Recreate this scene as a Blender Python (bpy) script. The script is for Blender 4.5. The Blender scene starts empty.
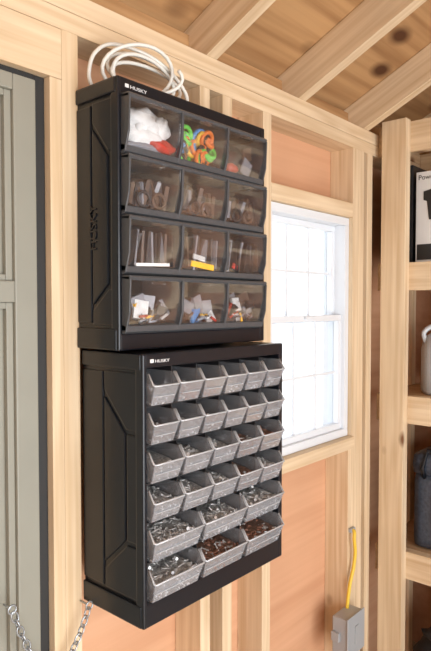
import bpy, bmesh, math, random
from mathutils import Vector, Matrix, noise
random.seed(7)
H=1.5
sc=bpy.context.scene
try:
    sc.view_settings.view_transform='Standard'
    sc.view_settings.look='None'
except Exception: pass

# ---------------------------------------------------------------- materials
def newmat(name):
    m=bpy.data.materials.new(name); m.use_nodes=True
    nt=m.node_tree; b=nt.nodes['Principled BSDF']
    return m,nt,b
def plain(name,col,rough=.5,metal=0,spec=.5,bump=0,bscale=200,var=0.0,coat=0):
    m,nt,b=newmat(name)
    b.inputs['Roughness'].default_value=rough
    b.inputs['Metallic'].default_value=metal
    b.inputs['Specular IOR Level'].default_value=spec
    b.inputs['Coat Weight'].default_value=coat
    tc=nt.nodes.new('ShaderNodeTexCoord')
    n=nt.nodes.new('ShaderNodeTexNoise'); n.inputs['Scale'].default_value=bscale; n.inputs['Detail'].default_value=3
    nt.links.new(tc.outputs['Object'],n.inputs['Vector'])
    r=nt.nodes.new('ShaderNodeValToRGB')
    r.color_ramp.elements[0].position=.3; r.color_ramp.elements[1].position=.7
    r.color_ramp.elements[0].color=[c*(1-var) for c in col]+[1]
    r.color_ramp.elements[1].color=[min(1,c*(1+var)) for c in col]+[1]
    nt.links.new(n.outputs['Fac'],r.inputs['Fac'])
    nt.links.new(r.outputs['Color'],b.inputs['Base Color'])
    if bump:
        bp=nt.nodes.new('ShaderNodeBump'); bp.inputs['Strength'].default_value=bump; bp.inputs['Distance'].default_value=.002
        nt.links.new(n.outputs['Fac'],bp.inputs['Height']); nt.links.new(bp.outputs['Normal'],b.inputs['Normal'])
    return m
def wood(name,light,dark,axis,knot=(.22,.10,.045),kscale=6,ksize=.085,grain=70,band=9,rough=.6,kamt=1,ring=.10):
    m,nt,b=newmat(name); N=nt.nodes; L=nt.links
    b.inputs['Roughness'].default_value=rough; b.inputs['Specular IOR Level'].default_value=.25
    tc=N.new('ShaderNodeTexCoord'); oi=N.new('ShaderNodeObjectInfo')
    mul=N.new('ShaderNodeMath'); mul.operation='MULTIPLY'; mul.inputs[1].default_value=37.3
    L.new(oi.outputs['Random'],mul.inputs[0])
    add=N.new('ShaderNodeVectorMath'); add.operation='ADD'
    L.new(tc.outputs['Object'],add.inputs[0]); L.new(mul.outputs[0],add.inputs[1])
    def mp(a,c):
        k=N.new('ShaderNodeMapping'); s=[a,a,a]; s['xyz'.index(axis)]=c
        k.inputs['Scale'].default_value=s; L.new(add.outputs[0],k.inputs['Vector']); return k
    k1=mp(band,band*.07); n1=N.new('ShaderNodeTexNoise'); n1.inputs['Scale'].default_value=1; n1.inputs['Detail'].default_value=2
    L.new(k1.outputs[0],n1.inputs['Vector'])
    rm=N.new('ShaderNodeMath'); rm.operation='MULTIPLY'; rm.inputs[1].default_value=60
    sn=N.new('ShaderNodeMath'); sn.operation='SINE'
    L.new(n1.outputs['Fac'],rm.inputs[0]); L.new(rm.outputs[0],sn.inputs[0])
    k2=mp(grain,grain*.03); n2=N.new('ShaderNodeTexNoise'); n2.inputs['Scale'].default_value=1; n2.inputs['Detail'].default_value=4
    L.new(k2.outputs[0],n2.inputs['Vector'])
    a1=N.new('ShaderNodeMath'); a1.operation='MULTIPLY_ADD'; a1.inputs[1].default_value=ring; L.new(sn.outputs[0],a1.inputs[0]); L.new(n2.outputs['Fac'],a1.inputs[2])
    cr=N.new('ShaderNodeValToRGB'); cr.color_ramp.elements[0].position=.2; cr.color_ramp.elements[1].position=.72
    cr.color_ramp.elements[0].color=list(dark)+[1]; cr.color_ramp.elements[1].color=list(light)+[1]
    L.new(a1.outputs[0],cr.inputs['Fac'])
    n3=N.new('ShaderNodeTexNoise'); n3.inputs['Scale'].default_value=3.0; L.new(add.outputs[0],n3.inputs['Vector'])
    hs=N.new('ShaderNodeHueSaturation'); mr=N.new('ShaderNodeMapRange'); mr.inputs['To Min'].default_value=.84; mr.inputs['To Max'].default_value=1.15
    L.new(n3.outputs['Fac'],mr.inputs['Value']); L.new(mr.outputs[0],hs.inputs['Value']); L.new(cr.outputs[0],hs.inputs['Color'])
    v=N.new('ShaderNodeTexVoronoi'); v.inputs['Scale'].default_value=kscale
    nd=N.new('ShaderNodeMapping')
    s=[1,1,1]; s['xyz'.index(axis)]=.6; nd.inputs['Scale'].default_value=s
    L.new(add.outputs[0],nd.inputs['Vector']); L.new(nd.outputs[0],v.inputs['Vector'])
    kr=N.new('ShaderNodeValToRGB'); kr.color_ramp.elements[0].position=ksize*.55; kr.color_ramp.elements[1].position=ksize*1.5
    kr.color_ramp.elements[0].color=(kamt,)*3+(1,); kr.color_ramp.elements[1].color=(0,0,0,1)
    L.new(v.outputs['Distance'],kr.inputs['Fac'])
    mx=N.new('ShaderNodeMix'); mx.data_type='RGBA'; L.new(kr.outputs[0],mx.inputs['Factor']); L.new(hs.outputs[0],mx.inputs['A']); mx.inputs['B'].default_value=list(knot)+[1]
    L.new(mx.outputs['Result'],b.inputs['Base Color'])
    bp=N.new('ShaderNodeBump'); bp.inputs['Strength'].default_value=.15; bp.inputs['Distance'].default_value=.001
    L.new(n2.outputs['Fac'],bp.inputs['Height']); L.new(bp.outputs['Normal'],b.inputs['Normal'])
    return m
def clear(name,tint,gloss=.12,rough=.06,solid=0,solidcol=(.3,.3,.3)):
    m=bpy.data.materials.new(name); m.use_nodes=True; nt=m.node_tree; N=nt.nodes; L=nt.links
    N.remove(N['Principled BSDF']); out=N['Material Output']
    t=N.new('ShaderNodeBsdfTransparent'); t.inputs['Color'].default_value=list(tint)+[1]
    p=N.new('ShaderNodeBsdfPrincipled'); p.inputs['Base Color'].default_value=list(solidcol)+[1]; p.inputs['Roughness'].default_value=.3
    m0=N.new('ShaderNodeMixShader'); m0.inputs[0].default_value=solid; L.new(t.outputs[0],m0.inputs[1]); L.new(p.outputs[0],m0.inputs[2])
    g=N.new('ShaderNodeBsdfGlossy'); g.inputs['Roughness'].default_value=rough
    fr=N.new('ShaderNodeLayerWeight'); fr.inputs['Blend'].default_value=.3
    mr=N.new('ShaderNodeMapRange'); mr.inputs['To Min'].default_value=gloss*.4; mr.inputs['To Max'].default_value=min(1,gloss*4)
    L.new(fr.outputs['Fresnel'],mr.inputs['Value'])
    m1=N.new('ShaderNodeMixShader'); L.new(mr.outputs[0],m1.inputs[0]); L.new(m0.outputs[0],m1.inputs[1]); L.new(g.outputs[0],m1.inputs[2])
    L.new(m1.outputs[0],out.inputs['Surface'])
    return m

PL=(.80,.63,.43); PD=(.62,.44,.26)
WX=wood('pine_x',PL,PD,'x'); WY=wood('pine_y',PL,PD,'y'); WZ=wood('pine_z',PL,PD,'z')
SHE=wood('sheathing_plywood',(.70,.40,.24),(.59,.31,.175),'x',kscale=3,ksize=.03,grain=30,band=3,kamt=.4,ring=.04)
ROOF=wood('roof_plywood',(.54,.32,.15),(.32,.165,.07),'x',knot=(.09,.035,.015),kscale=5,ksize=.13,grain=35,band=4,ring=.14)
FLR=wood('floor_plywood',(.66,.56,.45),(.5,.42,.32),'x',kscale=3,ksize=.05)
SH=wood('shelf_plywood',(.62,.42,.25),(.48,.30,.16),'y',kscale=3,ksize=.05)
GREY=plain('grey_green_paint',(.285,.275,.225),.45,var=.04,bscale=8)
BLK=plain('black_plastic',(.007,.0088,.013),.28,spec=.5,var=.15,bump=.10,bscale=500)
BLK2=plain('black_plastic_inner',(.012,.012,.014),.5)
DGR=plain('dark_grey_plastic',(.075,.077,.082),.28,var=.1)
LIP=clear('smoky_rim_plastic',(.80,.80,.81),.22,.10,.6,(.78,.79,.81))
SMK=clear('smoky_drawer_plastic',(.91,.91,.93),.17,.10,.22,(.74,.75,.78))
CLR=clear('clear_bin_plastic',(.97,.975,.98),.075,.035,.02,(.6,.6,.6))
GLS=clear('window_glass',(.97,.985,1),.05,.01)
WHT=plain('white_vinyl',(.78,.81,.85),.35)
WTX=plain('white_print',(.75,.75,.75),.5)
CORD=plain('white_cord',(.76,.74,.68),.4)
STL=plain('zinc_steel',(.70,.69,.68),.35,metal=.5,var=.25,bscale=300)
RUST=plain('dark_fastener',(.30,.14,.09),.5,metal=.2,var=.3)
WTS=plain('black_rubber',(.02,.02,.02),.6)
YEL=plain('yellow_cable',(.85,.58,.06),.45)
EBX=plain('grey_box_plastic',(.38,.39,.40),.4)
NAVY=plain('navy_case_plastic',(.06,.075,.105),.3,var=.3,bump=.5,bscale=90)
JUG=plain('milky_plastic',(.62,.66,.70),.35,var=.05)
CARD=plain('white_carton',(.75,.75,.74),.5)
INK=plain('black_ink',(.02,.02,.02),.5)
def C(n,c,r=.5): return plain(n,c,r,var=.12,bscale=60)
cW=C('c_white',(.85,.84,.83)); cO=C('c_orange',(.95,.22,.03)); cG=C('c_green',(.15,.75,.10)); cB=C('c_blue',(.10,.32,.70))
cP=C('c_pink',(.75,.38,.38)); cK=C('c_dark',(.035,.03,.03)); cBr=C('c_brown',(.13,.08,.055)); cY=C('c_yellow',(.95,.50,.05)); cR=C('c_red',(.5,.05,.03)); cS=C('c_grey',(.30,.30,.33),.25)

# ---------------------------------------------------------------- builders
def empty(name,loc=(0,0,0),parent=None):
    o=bpy.data.objects.new(name,None); o.location=loc; o.empty_display_size=.05
    sc.collection.objects.link(o); o.parent=parent; return o
def fin(bm,name,mats,parent=None,loc=(0,0,0),smooth=False,rot=None):
    bmesh.ops.recalc_face_normals(bm,faces=bm.faces)
    me=bpy.data.meshes.new(name); bm.to_mesh(me); bm.free()
    for m in (mats if isinstance(mats,(list,tuple)) else [mats]): me.materials.append(m)
    if smooth:
        for p in me.polygons: p.use_smooth=True
    o=bpy.data.objects.new(name,me); sc.collection.objects.link(o); o.location=loc
    if rot: o.rotation_euler=rot
    o.parent=parent; return o
def addbox(bm,x0,x1,y0,y1,z0,z1,mi=0,bev=0):
    vs=[bm.verts.new((x,y,z)) for x in (x0,x1) for y in (y0,y1) for z in (z0,z1)]
    F=[(0,1,3,2),(4,6,7,5),(0,4,5,1),(2,3,7,6),(0,2,6,4),(1,5,7,3)]
    fs=[bm.faces.new([vs[i] for i in f]) for f in F]
    for f in fs: f.material_index=mi
    if bev:
        es=list({e for f in fs for e in f.edges})
        r=bmesh.ops.bevel(bm,geom=es,offset=bev,segments=2,profile=.6,affect='EDGES')
        for f in r['faces']: f.material_index=mi
def box(name,x0,x1,y0,y1,z0,z1,mat,parent=None,bev=.0012):
    cx,cy,cz=(x0+x1)/2,(y0+y1)/2,(z0+z1)/2
    bm=bmesh.new(); addbox(bm,x0-cx,x1-cx,y0-cy,y1-cy,z0-cz,z1-cz,0,bev)
    return fin(bm,name,mat,parent,(cx,cy,cz+H))
def prism_x(bm,prof,x0,x1,mi=0,bev=0):
    a=[bm.verts.new((x0,p[0],p[1])) for p in prof]; b=[bm.verts.new((x1,p[0],p[1])) for p in prof]
    n=len(prof); fs=[bm.faces.new(a),bm.faces.new(b[::-1])]
    for i in range(n): fs.append(bm.faces.new((a[i],b[i],b[(i+1)%n],a[(i+1)%n])))
    for f in fs: f.material_index=mi
    if bev:
        es=list({e for f in fs for e in f.edges})
        r=bmesh.ops.bevel(bm,geom=es,offset=bev,segments=2,profile=.6,affect='EDGES')
        for f in r['faces']: f.material_index=mi
def tube(bm,pts,r,mi=0,seg=8,closed=False):
    pts=[Vector(p) for p in pts]; n=len(pts); rings=[]
    up=Vector((0,0,1))
    prev=None
    for i,p in enumerate(pts):
        a=pts[(i-1)%n] if (closed or i>0) else p; b=pts[(i+1)%n] if (closed or i<n-1) else p
        t=(b-a).normalized()
        if prev is None:
            u=t.cross(up)
            if u.length<1e-3: u=t.cross(Vector((1,0,0)))
        else: u=prev-t*prev.dot(t)
        u.normalize(); prev=u; v=t.cross(u)
        rings.append([bm.verts.new(p+(u*math.cos(2*math.pi*k/seg)+v*math.sin(2*math.pi*k/seg))*r) for k in range(seg)])
    m=n if closed else n-1
    for i in range(m):
        A=rings[i];B=rings[(i+1)%n]
        for k in range(seg):
            f=bm.faces.new((A[k],A[(k+1)%seg],B[(k+1)%seg],B[k])); f.material_index=mi; f.smooth=True
    if not closed:
        f=bm.faces.new(rings[0]); f.material_index=mi; f=bm.faces.new(rings[-1][::-1]); f.material_index=mi
def smoothpts(P,n=8):
    P=[Vector(p) for p in P]; Q=[P[0]]+P+[P[-1]]; out=[]
    for i in range(1,len(Q)-2):
        for k in range(n):
            t=k/n; a,b,c,d_=Q[i-1],Q[i],Q[i+1],Q[i+2]
            out.append(.5*((2*b)+(c-a)*t+(2*a-5*b+4*c-d_)*t*t+(3*b-a-3*c+d_)*t**3))
    out.append(P[-1]); return out
def lump(bm,c,r,mi=0,amp=.25,fr=1.6,sub=3,seed=0):
    res=bmesh.ops.create_icosphere(bm,subdivisions=sub,radius=1)
    for v in res['verts']:
        p=v.co.copy(); k=1+amp*noise.noise(p*fr+Vector((seed*3.1,seed,0)))+amp*.4*noise.noise(p*fr*3+Vector((seed,0,seed)))
        v.co=Vector((c[0]+p.x*r[0]*k,c[1]+p.y*r[1]*k,c[2]+p.z*r[2]*k))
        for f in v.link_faces: f.material_index=mi; f.smooth=True
def rotbox(bm,c,s,rot,mi=0):
    M=Matrix.Translation(c)@Matrix.Rotation(rot[2],4,'Z')@Matrix.Rotation(rot[1],4,'Y')@Matrix.Rotation(rot[0],4,'X')
    vs=[bm.verts.new(M@Vector((x*s[0]/2,y*s[1]/2,z*s[2]/2))) for x in (-1,1) for y in (-1,1) for z in (-1,1)]
    for f in [(0,1,3,2),(4,6,7,5),(0,4,5,1),(2,3,7,6),(0,2,6,4),(1,5,7,3)]:
        q=bm.faces.new([vs[i] for i in f]); q.material_index=mi
def text(name,body,loc,size,mat,parent,rot,ext=.0006,sx=1):
    cu=bpy.data.curves.new(name,'FONT'); cu.body=body; cu.size=size; cu.extrude=ext; cu.materials.append(mat)
    o=bpy.data.objects.new(name,cu); o.location=(loc[0],loc[1],loc[2]+H); o.rotation_euler=rot; o.scale=(sx,1,1)
    sc.collection.objects.link(o); o.parent=parent; return o

XL,XR,YB=-1.6,2.5,-2.5
FZ=-H
# ---------------------------------------------------------------- window/cabinet wall
W=empty('wall_front')
T=.089
box('bottom_plate',.70,XR,0,T,FZ,FZ+.038,WX,W)
box('top_plate_lower',XL,XR,0,T,.533,.572,WX,W)
box('top_plate_upper',XL,XR,0,T,.573,.613,WX,W)
pl=-1.462
def stud(n,x,z0=pl,z1=.533,w=.038): box(n,x,x+w,0,T,z0,z1,WZ,W)
stud('stud_door_king',.69)
stud('stud_door_jack',.663,w=.0265,z1=.436)
stud('stud_door_far',-.98)
stud('stud_bay_2',1.085,z1=.533,w=.036)
stud('stud_bay',1.170)
stud('stud_window_left',1.342)
stud('stud_window_right',1.853); stud('stud_window_king',1.892)
stud('stud_corner',1.955,w=.038)
stud('stud_end',2.35)
stud('stud_far_left',-1.5)
box('door_header_face',-.94,.6895,0,T,.437,.532,WX,W)
box('window_header',1.381,1.8525,0,T,.297,.345,WX,W)
box('window_rough_sill',1.381,1.8525,-.012,T,-.490,-.451,WX,W)
stud('cripple_box',1.832,z1=-.491,w=.0205)
bm=bmesh.new()
for (x0,x1,z0,z1) in [(.66,1.37,FZ,.613),(1.37,1.865,FZ,-.47),(1.37,1.865,.31,.613),(1.865,XR+.09,FZ,.613),(XL-.09,-.96,FZ,.613),(-.96,.66,.44,.613)]:
    addbox(bm,x0,x1,T+.0005,T+.013,z0,z1)
fin(bm,'sheathing',SHE,W,(0,0,H))
# ---------------------------------------------------------------- window
Wn=empty('window_1')
wx0,wx1,wz0,wz1=1.381,1.852,-.450,.296
bm=bmesh.new()
yi,yo=.014,.098
fw=.026
addbox(bm,wx0,wx1,yi,yo,wz0,wz0+fw,0,.002); addbox(bm,wx0,wx1,yi,yo,wz1-fw,wz1,0,.002)
addbox(bm,wx0,wx0+fw,yi,yo,wz0+fw,wz1-fw,0,.002); addbox(bm,wx1-fw,wx1,yi,yo,wz0+fw,wz1-fw,0,.002)
fin(bm,'frame',WHT,Wn,(0,0,H))
mid=-.045
def sash(n,z0,z1,y0,y1,s=.020):
    bm=bmesh.new(); a,b=wx0+fw,wx1-fw
    addbox(bm,a,b,y0,y1,z0,z0+s,0,.002); addbox(bm,a,b,y0,y1,z1-s,z1,0,.002)
    addbox(bm,a,a+s,y0,y1,z0+s,z1-s,0,.002); addbox(bm,b-s,b,y0,y1,z0+s,z1-s,0,.002)
    for i in (1,2):
        x=a+s+(b-a-2*s)*i/3; addbox(bm,x-.004,x+.004,y0+.011,y1-.0065,z0+s,z1-s)
    zc=(z0+z1)/2; addbox(bm,a+s,b-s,y0+.012,y1-.0063,zc-.004,zc+.004)
    fin(bm,n,WHT,Wn,(0,0,H))
    bm=bmesh.new(); addbox(bm,a+s,b-s,y1-.005,y1-.003,z0+s,z1-s); fin(bm,n+'_glass',GLS,Wn,(0,0,H))
sash('sash_lower',wz0+fw,mid+.012,.026,.050)
sash('sash_upper',mid-.012,wz1-fw,.054,.078)
bm=bmesh.new(); addbox(bm,1.59,1.65,.016,.026,mid+.0,mid+.010,0,.002); fin(bm,'latch',WHT,Wn,(0,0,H))
# ---------------------------------------------------------------- grey double door
D=empty('door_1')
def leaf(n,x0,x1):
    bm=bmesh.new(); z0,z1=-1.44,.425; y0,y1=.012,.05
    addbox(bm,x0,x1,y0+.020,y1,z0,z1,0)
    st=.047
    addbox(bm,x0,x0+st,y0,y0+.02,z0,z1,0,.003); addbox(bm,x1-st,x1,y0,y0+.02,z0,z1,0,.003)
    for (a,b) in [(z1-.03,z1),(.005,.045),(z0,z0+.12)]:
        addbox(bm,x0+st,x1-st,y0,y0+.02,a,b,0,.003)
    for (a,b) in [(.045,z1-.03),(z0+.12,.005)]:
        addbox(bm,x1-st-.014,x1-st,y0+.008,y0+.02,a,b,0,.002); addbox(bm,x0+st,x0+st+.014,y0+.008,y0+.02,a,b,0,.002)
        addbox(bm,x0+st+.014,x1-st-.014,y0+.008,y0+.02,b-.012,b,0,.002); addbox(bm,x0+st+.014,x1-st-.014,y0+.008,y0+.02,a,a+.012,0,.002)
    fin(bm,n,GREY,D,(0,0,H))
leaf('leaf_right',-.15,.640); leaf('leaf_left',-.94,-.155)
box('weatherstrip',.641,.6625,.018,.05,-1.44,.436,WTS,D)
box('weatherstrip_top',-.94,.6405,.018,.05,.426,.4365,WTS,D)
# ---------------------------------------------------------------- other walls, floor, roof
box('floor',XL-.09,XR+.09,YB-.09,T+.013,FZ-.03,FZ,FLR,None,0)
R=empty('wall_right')
box('sheathing_right',XR,XR+.012,YB,.088,FZ,.613,SHE,R,0)
for i,y in enumerate([-.10,-.5,-.9,-1.3,-1.7,-2.1]): box('stud_r%d'%i,XR-.089,XR-.001,y-.038,y,FZ,.533,WZ,R)
box('plate_right',XR-.089,XR-.001,YB,-.001,.534,.612,WY,R)
bm=bmesh.new(); s=.48; rz=.613
prism_x(bm,[(T,.6135),(YB,.6135),(YB,.70),(-1.25,rz+1.25*s+.09),(T,.67)],XR,XR+.012); fin(bm,'gable',ROOF,R,(0,0,H))
Lw=empty('wall_left')
box('sheathing_left',XL-.012,XL,YB,.088,FZ,.613,SHE,Lw,0)
for i,y in enumerate([-.10,-.5,-.9,-1.3,-1.7,-2.1]): box('stud_l%d'%i,XL+.001,XL+.089,y-.038,y,FZ,.533,WZ,Lw)
bm=bmesh.new()
prism_x(bm,[(T,.6135),(YB,.6135),(YB,.70),(-1.25,rz+1.25*s+.09),(T,.67)],XL-.012,XL); fin(bm,'gable_left',ROOF,Lw,(0,0,H))
B=empty('wall_back')
box('sheathing_back_left',XL,-1.0,YB-.012,YB,FZ,.613,SHE,B,0)
box('sheathing_back_right',1.6,XR,YB-.012,YB,FZ,.613,SHE,B,0)
box('sheathing_back_top',-1.0,1.6,YB-.012,YB,.50,.613,SHE,B,0)  # opening below is made up, to give the fill lamp a way in
box('post_a',-1.04,-1.0,YB+.001,YB+.089,FZ,.50,WZ,B); box('post_b',1.6,1.64,YB+.001,YB+.089,FZ,.50,WZ,B)
box('plate_back',XL+.09,XR-.09,YB+.001,YB+.089,.534,.612,WX,B)
Rf=empty('ceiling')
ang=math.atan(s)
def rafter(n,x,side=1):
    d=.115
    P=[(-1.235,1.235*s),(0,0),(T,0),(T,-T*s),(.32,-.32*s),(.32,-.32*s+d),(-1.235,1.235*s+d)]
    bm=bmesh.new(); c,sn=math.cos(ang),math.sin(ang)
    Q=[(p[0]*c-p[1]*sn, p[0]*sn+p[1]*c) for p in P]
    prism_x(bm,Q,0,.038,0,.0012)
    o=fin(bm,n,WY,Rf,(x,0,rz+H+.0005),rot=(-ang,0,0))
    if side<0:
        o.location=(x+.038,-2.5,rz+H+.0005); o.rotation_euler=(-ang,0,math.pi)
for i in range(10):
    x=1.924-.407*i
    if x>XL: rafter('rafter_a%d'%i,x); rafter('rafter_b%d'%i,x,-1)
rafter('rafter_end',2.36); rafter('rafter_end_b',2.36,-1)
d=.117
bm=bmesh.new()
prism_x(bm,[(.36,-.36*s+d),(-1.25,1.25*s+d),(-1.25,1.25*s+d+.014),(.36,-.36*s+d+.014)],XL-.15,XR+.15)
prism_x(bm,[(-2.86,-.36*s+d),(-1.25,1.25*s+d+.0),(-1.25,1.25*s+d+.014),(-2.86,-.36*s+d+.014)],XL-.15,XR+.15)
fin(bm,'roof_sheathing',ROOF,Rf,(0,0,rz+H))
box('ridge_board',XL,XR,-1.264,-1.236,rz+1.25*s-.02,rz+1.25*s+d-.008,WX,Rf)
for k in range(9):
    x=1.924-.407*k
    if x-.369>XL: box('eave_block%d'%k,x-.3685,x-.0005,.06,.0885,rz+.001,rz+.065,ROOF,Rf,0)
box('eave_block_r',1.963,2.359,.06,.0885,rz+.001,rz+.065,ROOF,Rf,0)
box('ground',-12,14,-14,14,FZ-.25,FZ-.2,plain('gravel',(.88,.87,.85),.9,var=.06,bscale=20),None,0)

# ---------------------------------------------------------------- upper bin cabinet
U=empty('clear_bin_storage_cabinet')
def cab_shell(P,x0,x1,yf,z0,z1,m,raised,name):
    bm=bmesh.new(); t=.010
    ix0,ix1,iz0,iz1=x0+m[0],x1-m[1],z0+m[3],z1-m[2]
    addbox(bm,x0+.004,x0+t,yf+.012,-.0005,z0+.002,z1-.002)
    addbox(bm,x1-t,x1-.004,yf+.012,-.0005,z0+.002,z1-.002)
    addbox(bm,x0+.004,x1-.004,yf+.012,-.0005,z1-t,z1-.002)
    addbox(bm,x0+.004,x1-.004,yf+.012,-.0005,z0+.002,z0+t)
    addbox(bm,x0+t,x1-t,-.010,-.0006,z0+t,z1-t)
    addbox(bm,x0,ix0,yf,yf+.022,z0,z1,0,.0035); addbox(bm,ix1,x1,yf,yf+.022,z0,z1,0,.0035)
    addbox(bm,ix0-.004,ix1+.004,yf+.0005,yf+.022,iz1,z1,0,.003); addbox(bm,ix0-.004,ix1+.004,yf+.0005,yf+.022,z0,iz0,0,.003)
    for (a,b) in [(z1-.03,z1-.0005),(z0+.0005,z0+.042)]:
        addbox(bm,x0-.002,x0+.012,yf+.006,-.001,a,b,0,.0035)
        addbox(bm,x1-.012,x1+.002,yf+.006,-.001,a,b,0,.0035)
    for prof in raised:
        prism_x(bm,prof,x0+.0005,x0+.008,0,.0028); prism_x(bm,prof,x1-.008,x1-.0005,0,.0028)
    fin(bm,name,BLK,P,(0,0,H))
    return ix0,ix1,iz0,iz1
ux0,ux1,uf,uz0,uz1=.722,1.176,-.128,-.0865,.424
rais=[[(-.001,.385),(-.046,.385),(-.046,-.035),(-.001,-.035)],
      [(-.116,.388),(-.050,.388),(-.050,.350),(-.098,.290),(-.116,.290)],
      [(-.116,.030),(-.098,.030),(-.050,-.010),(-.050,-.038),(-.116,-.038)],
      [(-.096,.282),(-.050,.340),(-.050,.000),(-.096,.040)]]
ix0,ix1,iz0,iz1=cab_shell(U,ux0,ux1,uf,uz0,uz1,(.009,.020,.030,.032),rais,'shell')
text('logo','HUSKY',(ux0+.030,uf-.0003,uz1-.018),.009,WTX,U,(math.pi/2,0,0),sx=1.5)
bm=bmesh.new(); addbox(bm,ux0+.018,ux0+.027,uf-.0012,uf+.001,uz1-.018,uz1-.011,0,.001); fin(bm,'logo_badge',WTX,U,(0,0,H))
text('logo_side','HUSKY',(ux0+.0003,-.064,.105),.028,BLK,U,(math.pi/2,-math.pi/2,-math.pi/2),ext=.0022,sx=1.0)
rows=4; cols=3; pitch=(iz1-iz0)/rows; cw=(ix1-ix0)/cols
bmT=bmesh.new(); bmC=bmesh.new()
for r in range(rows):
    zt=iz1-r*pitch; zb=zt-pitch
    prism_x(bmT,[(uf+.10,zb),(uf-.002,zb),(uf-.010,zb+.004),(uf-.011,zb+.015),(uf-.002,zb+.018),(uf+.10,zb+.008)],ix0,ix1,0,.0012)
    prism_x(bmT,[(uf+.004,zt-.001),(uf-.020,zt-.002),(uf-.023,zt-.006),(uf-.019,zt-.011),(uf+.004,zt-.008)],ix0,ix1,0,.0012)
    for c in range(cols+1):
        x=ix0+c*cw; a=max(ix0,x-.003); b=min(ix1,x+.003)
        if c==0: b=ix0+.004
        if c==cols: a=ix1-.004
        prism_x(bmT,[(uf+.10,zb+.006),(uf-.010,zb+.006),(uf-.020,zb+.04),(uf-.023,zt-.010),(uf-.019,zt-.004),(uf+.10,zt-.004)],a,b,0,.001)
    for c in range(cols):
        a=ix0+c*cw+.004; b=a+cw-.008
        n=8; prof=[]
        for i in range(n+1):
            t=i/n; z=zb+.013+(pitch-.022)*t; y=uf-.006-.013*t-.005*math.sin(math.pi*t); prof.append((y,z))
        prof2=[(y+.0018,z) for y,z in prof][::-1]
        prism_x(bmC,prof+prof2,a,b)
        addbox(bmC,(a+b)/2-.018,(a+b)/2+.018,uf-.0255,uf-.019,zt-.018,zt-.0115,0,.001)
fin(bmT,'bin_frames',DGR,U,(0,0,H)); o=fin(bmC,'bin_windows',CLR,U,(0,0,H))
mats=[cW,cO,cG,cB,cP,cK,cBr,cY,cR,cS]
bm=bmesh.new()
def bc(r,c): return ix0+(c+.5)*cw, iz1-(r+1)*pitch+.016
rr=random.Random(3)
x,z=bc(0,0)
lump(bm,(x-.005,uf+.022,z+.03),(.062,.028,.032),0,.35,seed=1); lump(bm,(x-.015,uf+.014,z+.055),(.050,.022,.030),0,.4,seed=2); lump(bm,(x+.03,uf+.004,z+.014),(.036,.016,.013),8,.4,seed=3)
lump(bm,(x-.01,uf+.002,z+.006),(.05,.008,.009),9,.3,seed=4); lump(bm,(x+.03,uf+.012,z+.045),(.026,.02,.028),0,.4,seed=6)
for k in range(5):
    tube(bm,[(x-.03+.015*k,uf+.004,z+.03),(x-.03+.016*k,uf-.004,z+.045+.003*k),(x-.028+.017*k,uf+.0,z+.066)],.007,0)
x,z=bc(0,1)
for k in range(30):
    cx=x+rr.uniform(-.048,.042); cz=z+rr.uniform(.012,.060); ra=rr.uniform(.010,.020); th=rr.uniform(0,3); yo_=rr.uniform(-.005,.012)
    pts=[(cx+ra*math.cos(a)*1.1,uf+.006+yo_+.007*math.sin(a+th),cz+ra*math.sin(a)) for a in [i*2*math.pi/16 for i in range(16)]]
    tube(bm,pts,.0046,[1,2,1,3,2,5,7][k%7],6,True)
x,z=bc(0,2)
lump(bm,(x,uf+.026,z+.03),(.055,.03,.034),5,.3,seed=8); lump(bm,(x-.03,uf+.006,z+.012),(.02,.012,.012),8,.3,seed=9); rotbox(bm,(x+.02,uf+.002,z+.02),(.04,.004,.035),(.2,.3,.2),9); rotbox(bm,(x+.02,uf+.0,z+.05),(.045,.004,.03),(.1,-.3,.2),6)
for c in range(3):
    x,z=bc(1,c)
    lump(bm,(x,uf+.028,z+.030),(.060,.026,.034),[6,5,6][c],.4,fr=2,seed=10+c)
    # bundled tie-down straps and small tools standing on edge
    for k in range(9): rotbox(bm,(x-.044+.011*k,uf+.008+rr.uniform(-.005,.004),z+.026+rr.uniform(0,.01)),(.0085,.014,rr.uniform(.035,.060)),(rr.uniform(-.2,.2),rr.uniform(-.35,.35),rr.uniform(-.5,.5)),[6,5,9,6,5,6,9,5,6][(k+c)%9])
    for k in range(2):
        cx=x-.02+.04*k
        tube(bm,[(cx+.016*math.cos(a),uf-.004,z+.018+.014*math.sin(a)) for a in [i*2*math.pi/16 for i in range(16)]],.0035,[5,6][k],6,True)
for c in range(3):
    x,z=bc(2,c)
    lump(bm,(x,uf+.035,z+.03),(.06,.02,.03),5,.25,seed=20+c)
    for k in range(11): rotbox(bm,(x-.050+.0100*k,uf+.008+rr.uniform(-.005,.003),z+.036),(.005,.026,rr.uniform(.058,.074)),(rr.uniform(-.1,.1),rr.uniform(-.05,.30),rr.uniform(-.6,.6)),[5,9,5,6,5,9,5,5,9,6,5][(k+2*c)%11])
    if c==1: rotbox(bm,(x,uf-.009,z+.010),(.070,.003,.012),(0,.1,0),7); rotbox(bm,(x-.012,uf-.010,z+.026),(.036,.003,.010),(0,.15,0),0)
    if c==0: rotbox(bm,(x+.0,uf-.008,z+.005),(.088,.003,.006),(0,-.04,0),0)
    if c==2: rotbox(bm,(x-.03,uf-.008,z+.012),(.022,.003,.012),(0,.4,0),8)
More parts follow.
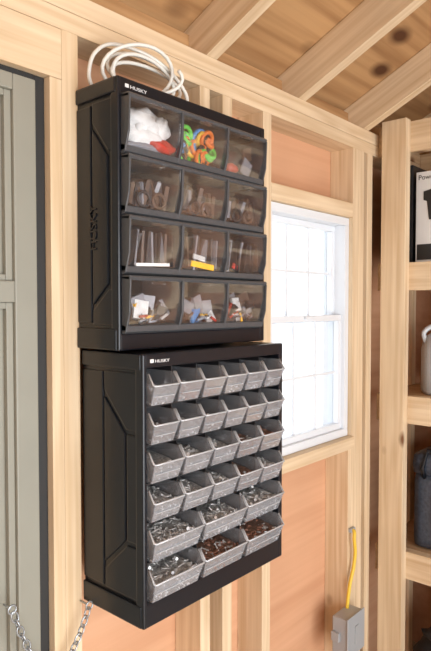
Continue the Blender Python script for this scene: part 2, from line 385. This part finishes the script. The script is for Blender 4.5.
for c in range(3):
    x,z=bc(3,c)
    lump(bm,(x,uf+.035,z+.026),(.06,.02,.028),6,.25,seed=30+c)
    for k in range(13): rotbox(bm,(x+rr.uniform(-.042,.042),uf+.008+rr.uniform(-.010,.008),z+rr.uniform(.014,.046)),(rr.uniform(.022,.036),.006,rr.uniform(.025,.045)),(rr.uniform(-.3,.3),rr.uniform(-.5,.5),rr.uniform(-.4,.4)),[[0,9,5,9,7,5,6,6,9,5,6,9],[9,3,5,0,9,5,9,9,6,5,9,6],[0,6,8,5,9,6,5,6,6,9,5,5]][c][k%12])
    for k in range(8):
        p=Vector((x+rr.uniform(-.04,.04),uf-.006,z+rr.uniform(.006,.02))); dv=Vector((rr.uniform(-1,1),0,rr.uniform(-.5,.5))).normalized()*.010
        tube(bm,[p-dv,p+dv],.003,[9,0,6,8,9,5,9,7][k],6)
fin(bm,'bin_contents',mats,U,(0,0,H))

# ---------------------------------------------------------------- lower drawer cabinet
Lc=empty('small_parts_drawer_cabinet')
lx0,lx1,lf,lz0,lz1=.732,1.176,-.183,-.602,-.0900
ra2=[[(-.001,-.128),(-.066,-.128),(-.066,-.552),(-.001,-.552)],
     [(-.168,-.126),(-.070,-.126),(-.070,-.165),(-.135,-.235),(-.168,-.235)],
     [(-.168,-.455),(-.135,-.455),(-.070,-.515),(-.070,-.554),(-.168,-.554)],
     [(-.131,-.243),(-.070,-.177),(-.070,-.503),(-.131,-.447)],
     [(-.168,-.243),(-.136,-.243),(-.136,-.447),(-.168,-.447)]]
jx0,jx1,jz0,jz1=cab_shell(Lc,lx0,lx1,lf,lz0,lz1,(.010,.016,.026,.044),ra2,'shell')
text('logo','HUSKY',(lx0+.030,lf-.0003,lz1-.017),.008,WTX,Lc,(math.pi/2,0,0),sx=1.5)
bm=bmesh.new(); addbox(bm,lx0+.018,lx0+.027,lf-.0012,lf+.001,lz1-.017,lz1-.010,0,.001); fin(bm,'logo_badge',WTX,Lc,(0,0,H))
layout=[6,6,5,5,3,3]; hs_=[.0700,.0700,.0700,.0700,.0735,.0735]
tot=sum(hs_); sc_=(jz1-jz0)/tot
bmI=bmesh.new(); bmD=bmesh.new(); bmR=bmesh.new(); bmS=bmesh.new()
zt=jz1
rr=random.Random(11)
for r,(n,hh) in enumerate(zip(layout,hs_)):
    h=hh*sc_; zb=zt-h; cw=(jx1-jx0)/n
    addbox(bmI,jx0-.003,jx1+.003,lf+.003,-.012,zb-.0015,zb+.0015)
    for c in range(1,n): addbox(bmI,jx0+c*cw-.0012,jx0+c*cw+.0012,lf+.006,-.012,zb+.0015,zt-.0015)
    for c in range(n):
        a=jx0+c*cw+.0022; b=a+cw-.0044; z=zb+.0025; fh=h*.52; bk=lf+.115; out=.018
        w=.0016
        ft=(lf-out,z+fh); fb=(lf-.004,z)
        ins=.0045 if n>3 else .006
        def quadslab(bm,pts,off):
            A=[bm.verts.new(p) for p in pts]; Bv=[bm.verts.new(Vector(p)+Vector(off)) for p in pts]
            k=len(pts); bm.faces.new(A); bm.faces.new(Bv[::-1])
            for i in range(k): bm.faces.new((A[i],Bv[i],Bv[(i+1)%k],A[(i+1)%k]))
        quadslab(bmD,[(a+ins,fb[0],fb[1]),(b-ins,fb[0],fb[1]),(b,ft[0],ft[1]),(a,ft[0],ft[1])],(0,w,0))
        quadslab(bmD,[(a+ins,fb[0],z),(a,ft[0],ft[1]),(a,lf-.002,z+h*.82),(a,bk,z+h*.82),(a+ins,bk,z)],(w,0,0))
        quadslab(bmD,[(b-ins,fb[0],z),(b,ft[0],ft[1]),(b,lf-.002,z+h*.82),(b,bk,z+h*.82),(b-ins,bk,z)],(-w,0,0))
        addbox(bmD,a+ins,b-ins,fb[0],bk,z,z+w)
        addbox(bmD,a,b,bk,bk+w,z,z+h*.82)
        tube(bmR,[(a,lf-.002,z+h*.82),(a,ft[0]+.002,ft[1]+.001),(a+.002,ft[0]-.001,ft[1]),(b-.002,ft[0]-.001,ft[1]),(b,ft[0]+.002,ft[1]+.001),(b,lf-.002,z+h*.82)],.0019,0,6)
        m=(ft[0]*.45+fb[0]*.55, ft[1]*.45+fb[1]*.55)
        addbox(bmR,a+ins+.004,b-ins-.004,m[0]-.0024,m[0]+.001,m[1]-.0006,m[1]+.0006)
        kind=rr.choice([0,0,0,1]) if r>1 else rr.choice([1,2,1,0,0])
        fz=z+fh*(.50 if r<2 else .66)
        yfz=fb[0]+(ft[0]-fb[0])*((fz-z)/fh)+.005
        prism_x(bmS,[(fb[0]+.004,z+.003),(yfz,fz),(lf+.03,fz+h*.12),(lf+.075,fz+h*.18),(bk-.003,fz+h*.1),(bk-.003,z+.003)],a+ins+.001,b-ins-.001,5 if kind else 4)
        cnt=int((48 if n>3 else 140))
        for k in range(cnt):
            L_=rr.uniform(.008,.020 if n>3 else .030); rad=rr.uniform(.0012,.0024)
            yy=yfz+.001+rr.random()**1.3*.075
            zz=fz+rr.uniform(-.002,.0045)+max(0,min(1,(yy-lf)/.05))*h*.13
            if rr.random()<.34:
                t_=rr.uniform(.15,1); zz=z+(fz-z)*t_; yy=fb[0]+(ft[0]-fb[0])*((zz-z)/fh)+.0042
                dv=Vector((rr.uniform(-1,1),0,rr.uniform(-.5,.5)))
            else: dv=Vector((rr.uniform(-1,1),rr.uniform(-.8,.8),rr.uniform(-.25,.3)))
            dv=dv.normalized()*L_/2
            p=Vector((rr.uniform(a+.010,b-.010),yy,zz))
            q0=p-dv;q1=p+dv
            for q in (q0,q1):
                q.x=min(max(q.x,a+.007),b-.007); q.z=max(q.z,z+.003)
                q.y=max(q.y,fb[0]+(ft[0]-fb[0])*min(1,(q.z-z)/fh)+.004)
            if (q1-q0).length<.003: continue
            kk=kind if rr.random()<.7 else 0
            tube(bmS,[q0,q1],rad,kk,5)
            tube(bmS,[q1,q1+dv.normalized()*.0015],rad*1.8,kk,6)
    zt=zb
fin(bmI,'dividers',BLK2,Lc,(0,0,H)); fin(bmD,'drawers',SMK,Lc,(0,0,H)); fin(bmR,'drawer_rims',LIP,Lc,(0,0,H))
GRIT=plain('mixed_hardware',(.42,.41,.40),.5,metal=.2,var=.65,bscale=220,bump=.9)
GRIT2=plain('mixed_hardware_brown',(.24,.14,.10),.5,metal=.2,var=.65,bscale=220,bump=.9)
fin(bmS,'hardware',[STL,RUST,cBr,cK,GRIT,GRIT2],Lc,(0,0,H))

# ---------------------------------------------------------------- coiled white cord on the cabinet
bm=bmesh.new(); pts=[]
nl=4; ns=26
for i in range(nl*ns+1):
    t=i/ns; a=2*math.pi*t+.6
    rx=.082+.012*math.sin(t*1.7); rz_=.036+.008*math.cos(t*2.3)
    cx=.845+.020*math.sin(t*.9+1)
    zz=math.sin(a)*rz_
    pts.append((cx+rx*math.cos(a), -.060-.0085*(t-2)+.018*math.sin(a+t)-.02*math.cos(a), .4305+rz_+zz+ .008*(1+math.sin(t*2.1))*(.5+.5*math.sin(a))))
tube(bm,pts,.0040,0,8)
tube(bm,smoothpts([(.75,-.02,.429),(.738,-.022,.455),(.745,-.03,.495),(.78,-.04,.522),(.84,-.06,.52),(.90,-.075,.50),(.945,-.085,.46),(.945,-.085,.4305),(.92,-.06,.4285)]),.0040,0,8)
fin(bm,'extension_cord',CORD,None,(0,0,H))

# ---------------------------------------------------------------- chain
def chain(name,p0,p1,sag,link=.022,r=.0018):
    bm=bmesh.new(); p0=Vector(p0);p1=Vector(p1); N=500; P=[]
    for i in range(N+1):
        t=i/N; p=p0.lerp(p1,t); p.z-=sag*4*t*(1-t); P.append(p)
    cs=[]; pitch=link*.72; d=0
    for i in range(1,N+1):
        d+=(P[i]-P[i-1]).length
        if d>=pitch: cs.append((P[i],(P[i]-P[i-3 if i>=3 else 0]).normalized())); d=0
    for i,(c,t) in enumerate(cs):
        u=t.cross(Vector((0,1,0))).normalized()
        if i%2: u=t.cross(u).normalized()
        pts=[c+t*math.cos(a)*link/2+u*math.sin(a)*link*.3 for a in [k*2*math.pi/14 for k in range(14)]]
        tube(bm,pts,r,0,6,True)
    for p in (p0,p1):
        pts=[p+Vector((math.cos(a)*.008,0,math.sin(a)*.008)) for a in [k*2*math.pi/14 for k in range(14)]]
        tube(bm,pts,.0018,0,6,True); tube(bm,[p+Vector((0,.006,0)),p+Vector((0,.03,0))],.002,0,6)
    return fin(bm,name,plain('galvanised_chain',(.42,.45,.48),.3,metal=.7,var=.2),None,(0,0,H))
chain('door_chain',(.562,-.018,-.552),(.724,-.03,-.602),.12)

# ---------------------------------------------------------------- electrical box + cable
E=empty('electrical_box')
bm=bmesh.new(); addbox(bm,1.732,1.840,-.055,.0,-1.156,-1.032,0,.004)
addbox(bm,1.728,1.844,-.060,-.0555,-1.161,-1.027,0,.002)
addbox(bm,1.775,1.797,-.064,-.060,-1.125,-1.065,0,.002); addbox(bm,1.722,1.732,-.03,-.001,-1.11,-1.08,0,.002)
fin(bm,'box',EBX,E,(0,0,H))
bm=bmesh.new(); tube(bm,smoothpts([(1.850,-.002,-.775),(1.845,-.018,-.778),(1.838,-.022,-.80),(1.849,-.02,-.85),(1.842,-.018,-.90),(1.822,-.016,-.95),(1.812,-.014,-1.0),(1.81,-.012,-1.035)]),.0062,0,8)
fin(bm,'cable',YEL,E,(0,0,H))
bm=bmesh.new(); addbox(bm,1.836,1.866,-.012,-.001,-.782,-.768,0,.002); fin(bm,'cable_staple',EBX,E,(0,0,H))

# ---------------------------------------------------------------- shelving on the right
S=empty('wooden_shelving_unit')
sx=2.0
def pb(n,*a,mat=WZ): box(n,*a,mat,S)
pb('post_1',sx,sx+.038,-.120,-.031,FZ,.645)
pb('post_2',sx,sx+.038,-1.30,-1.211,FZ,.645)
pb('header_rail',sx+.0385,sx+.076,-1.35,-.001,.535,.640,mat=WY)
for i,zz in enumerate([.150,-.322,-.880]):
    pb('rail_%d'%i,sx+.0385,sx+.076,-1.35,-.001,zz-.098,zz,mat=WY)
    pb('deck_%d'%i,sx+.0765,XR-.09,-1.35,-.001,zz-.013,zz,mat=SH)
def carton(name,x0,x1,y0,y1,z0,z1,mat):
    P=empty(name); box('carton',x0,x1,y0,y1,z0,z1,mat,P,.002); return P
P=carton('power_tool_box',2.085,2.34,-.50,-.122,.1505,.470,CARD)
rt=(math.pi/2,0,-math.pi/2)
text('print_title','PowerTool',(2.0845,-.130,.442),.024,INK,P,rt,.0003)
bm=bmesh.new()
for k in range(3):
    y=-.150-.11*k; z=.40-.02*k
    prism=[(y,z),(y-.05,z+.01),(y-.055,z-.02),(y-.035,z-.03),(y-.045,z-.10),(y-.02,z-.10),(y-.012,z-.035),(y,z-.03)]
    prism_x(bm,prism,2.0835,2.0849)
addbox(bm,2.0838,2.085,-.33,-.128,.16,.215)
fin(bm,'print_graphics',INK,P,(0,0,H))
P=carton('black_tool_case',2.09,2.35,-.108,-.012,.1505,.50,plain('black_case',(.02,.02,.022),.45))
bm=bmesh.new(); addbox(bm,2.07,2.0895,-.09,-.03,.28,.30,0,.003); addbox(bm,2.07,2.0895,-.09,-.08,.26,.32,0,.003); fin(bm,'handle',BLK,P,(0,0,H))
def jug(name,c,prof,mat,sy=1,parent=None,seg=28):
    bm=bmesh.new(); rings=[]
    for r,z in prof: rings.append([bm.verts.new((c[0]+r*math.cos(2*math.pi*k/seg),c[1]+sy*r*math.sin(2*math.pi*k/seg),z)) for k in range(seg)])
    for A,Bq in zip(rings,rings[1:]):
        for k in range(seg): f=bm.faces.new((A[k],A[(k+1)%seg],Bq[(k+1)%seg],Bq[k])); f.smooth=True
    bm.faces.new(rings[0][::-1]); bm.faces.new(rings[-1]); return fin(bm,name,mat,parent,(0,0,H))
J=empty('plastic_jug')
jug('body',(2.175,-.235),[(.085,-.3215),(.092,-.31),(.092,-.16),(.085,-.12),(.05,-.085),(.028,-.075),(.026,-.06)],JUG,1.3,J)
jug('cap',(2.175,-.235),[(.03,-.0595),(.03,-.04),(.027,-.036)],cB,1,J)
bm=bmesh.new(); tube(bm,smoothpts([(2.13,-.15,-.14),(2.125,-.14,-.10),(2.14,-.17,-.075),(2.165,-.215,-.075)]),.009,0,8); fin(bm,'handle',JUG,J,(0,0,H))
N_=empty('navy_cooler')
bm=bmesh.new(); addbox(bm,2.09,2.36,-.50,-.115,-.8795,-.60,0,.035); addbox(bm,2.085,2.365,-.505,-.110,-.615,-.530,0,.035)
addbox(bm,2.078,2.0905,-.40,-.2,-.80,-.68,0,.006)
fin(bm,'body',NAVY,N_,(0,0,H),smooth=True)
bm=bmesh.new(); tube(bm,[(2.10,-.16,-.62),(2.075,-.16,-.58),(2.10,-.17,-.52),(2.12,-.45,-.52),(2.075,-.46,-.58),(2.10,-.46,-.62)],.008,0,8); fin(bm,'handle',BLK,N_,(0,0,H))
G=empty('duffel_bag')
bm=bmesh.new(); lump(bm,(2.22,-.32,-1.32),(.13,.24,.175),0,.18,seed=3); lump(bm,(2.13,-.3,-1.2),(.05,.14,.05),0,.3,seed=4); fin(bm,'body',plain('black_canvas',(.03,.03,.033),.8,bump=.4),G,(0,0,H))
bm=bmesh.new(); tube(bm,[(2.12,-.2,-1.18),(2.1,-.22,-1.10),(2.12,-.3,-1.07),(2.1,-.38,-1.10),(2.12,-.4,-1.18)],.009,0,8); fin(bm,'handle',cK,G,(0,0,H))

# ---------------------------------------------------------------- light
w=bpy.data.worlds.new('World'); sc.world=w; w.use_nodes=True
bg=w.node_tree.nodes['Background']; bg.inputs['Color'].default_value=(.93,.97,1,1); bg.inputs['Strength'].default_value=2.2
def area(n,loc,rot,sx_,sy_,e,col=(1,1,1)):
    l=bpy.data.lights.new(n,'AREA'); l.shape='RECTANGLE'; l.size=sx_; l.size_y=sy_; l.energy=e; l.color=col
    o=bpy.data.objects.new(n,l); o.location=loc; o.rotation_euler=rot; sc.collection.objects.link(o); return o
area('added_back_fill',(.3,YB+.02,1.05),(math.radians(98),0,0),2.5,1.8,66,(.94,.97,1))  # added fill lamp, set in the made-up opening behind the camera
area('added_overhead_fill',(-.3,-1.4,2.15),(math.radians(20),0,0),1.2,.4,6,(1,.98,.95))  # unseen lamp added as overhead fill, not a known fixture
# ---------------------------------------------------------------- camera
cam=bpy.data.cameras.new('camera'); co=bpy.data.objects.new('camera',cam); sc.collection.objects.link(co); sc.camera=co
cam.sensor_fit='VERTICAL'; cam.sensor_height=24; cam.lens=24*600/651; cam.clip_start=.02
co.location=(0,-1,H); co.rotation_euler=(math.radians(90-1.95),0,math.radians(-48.8))
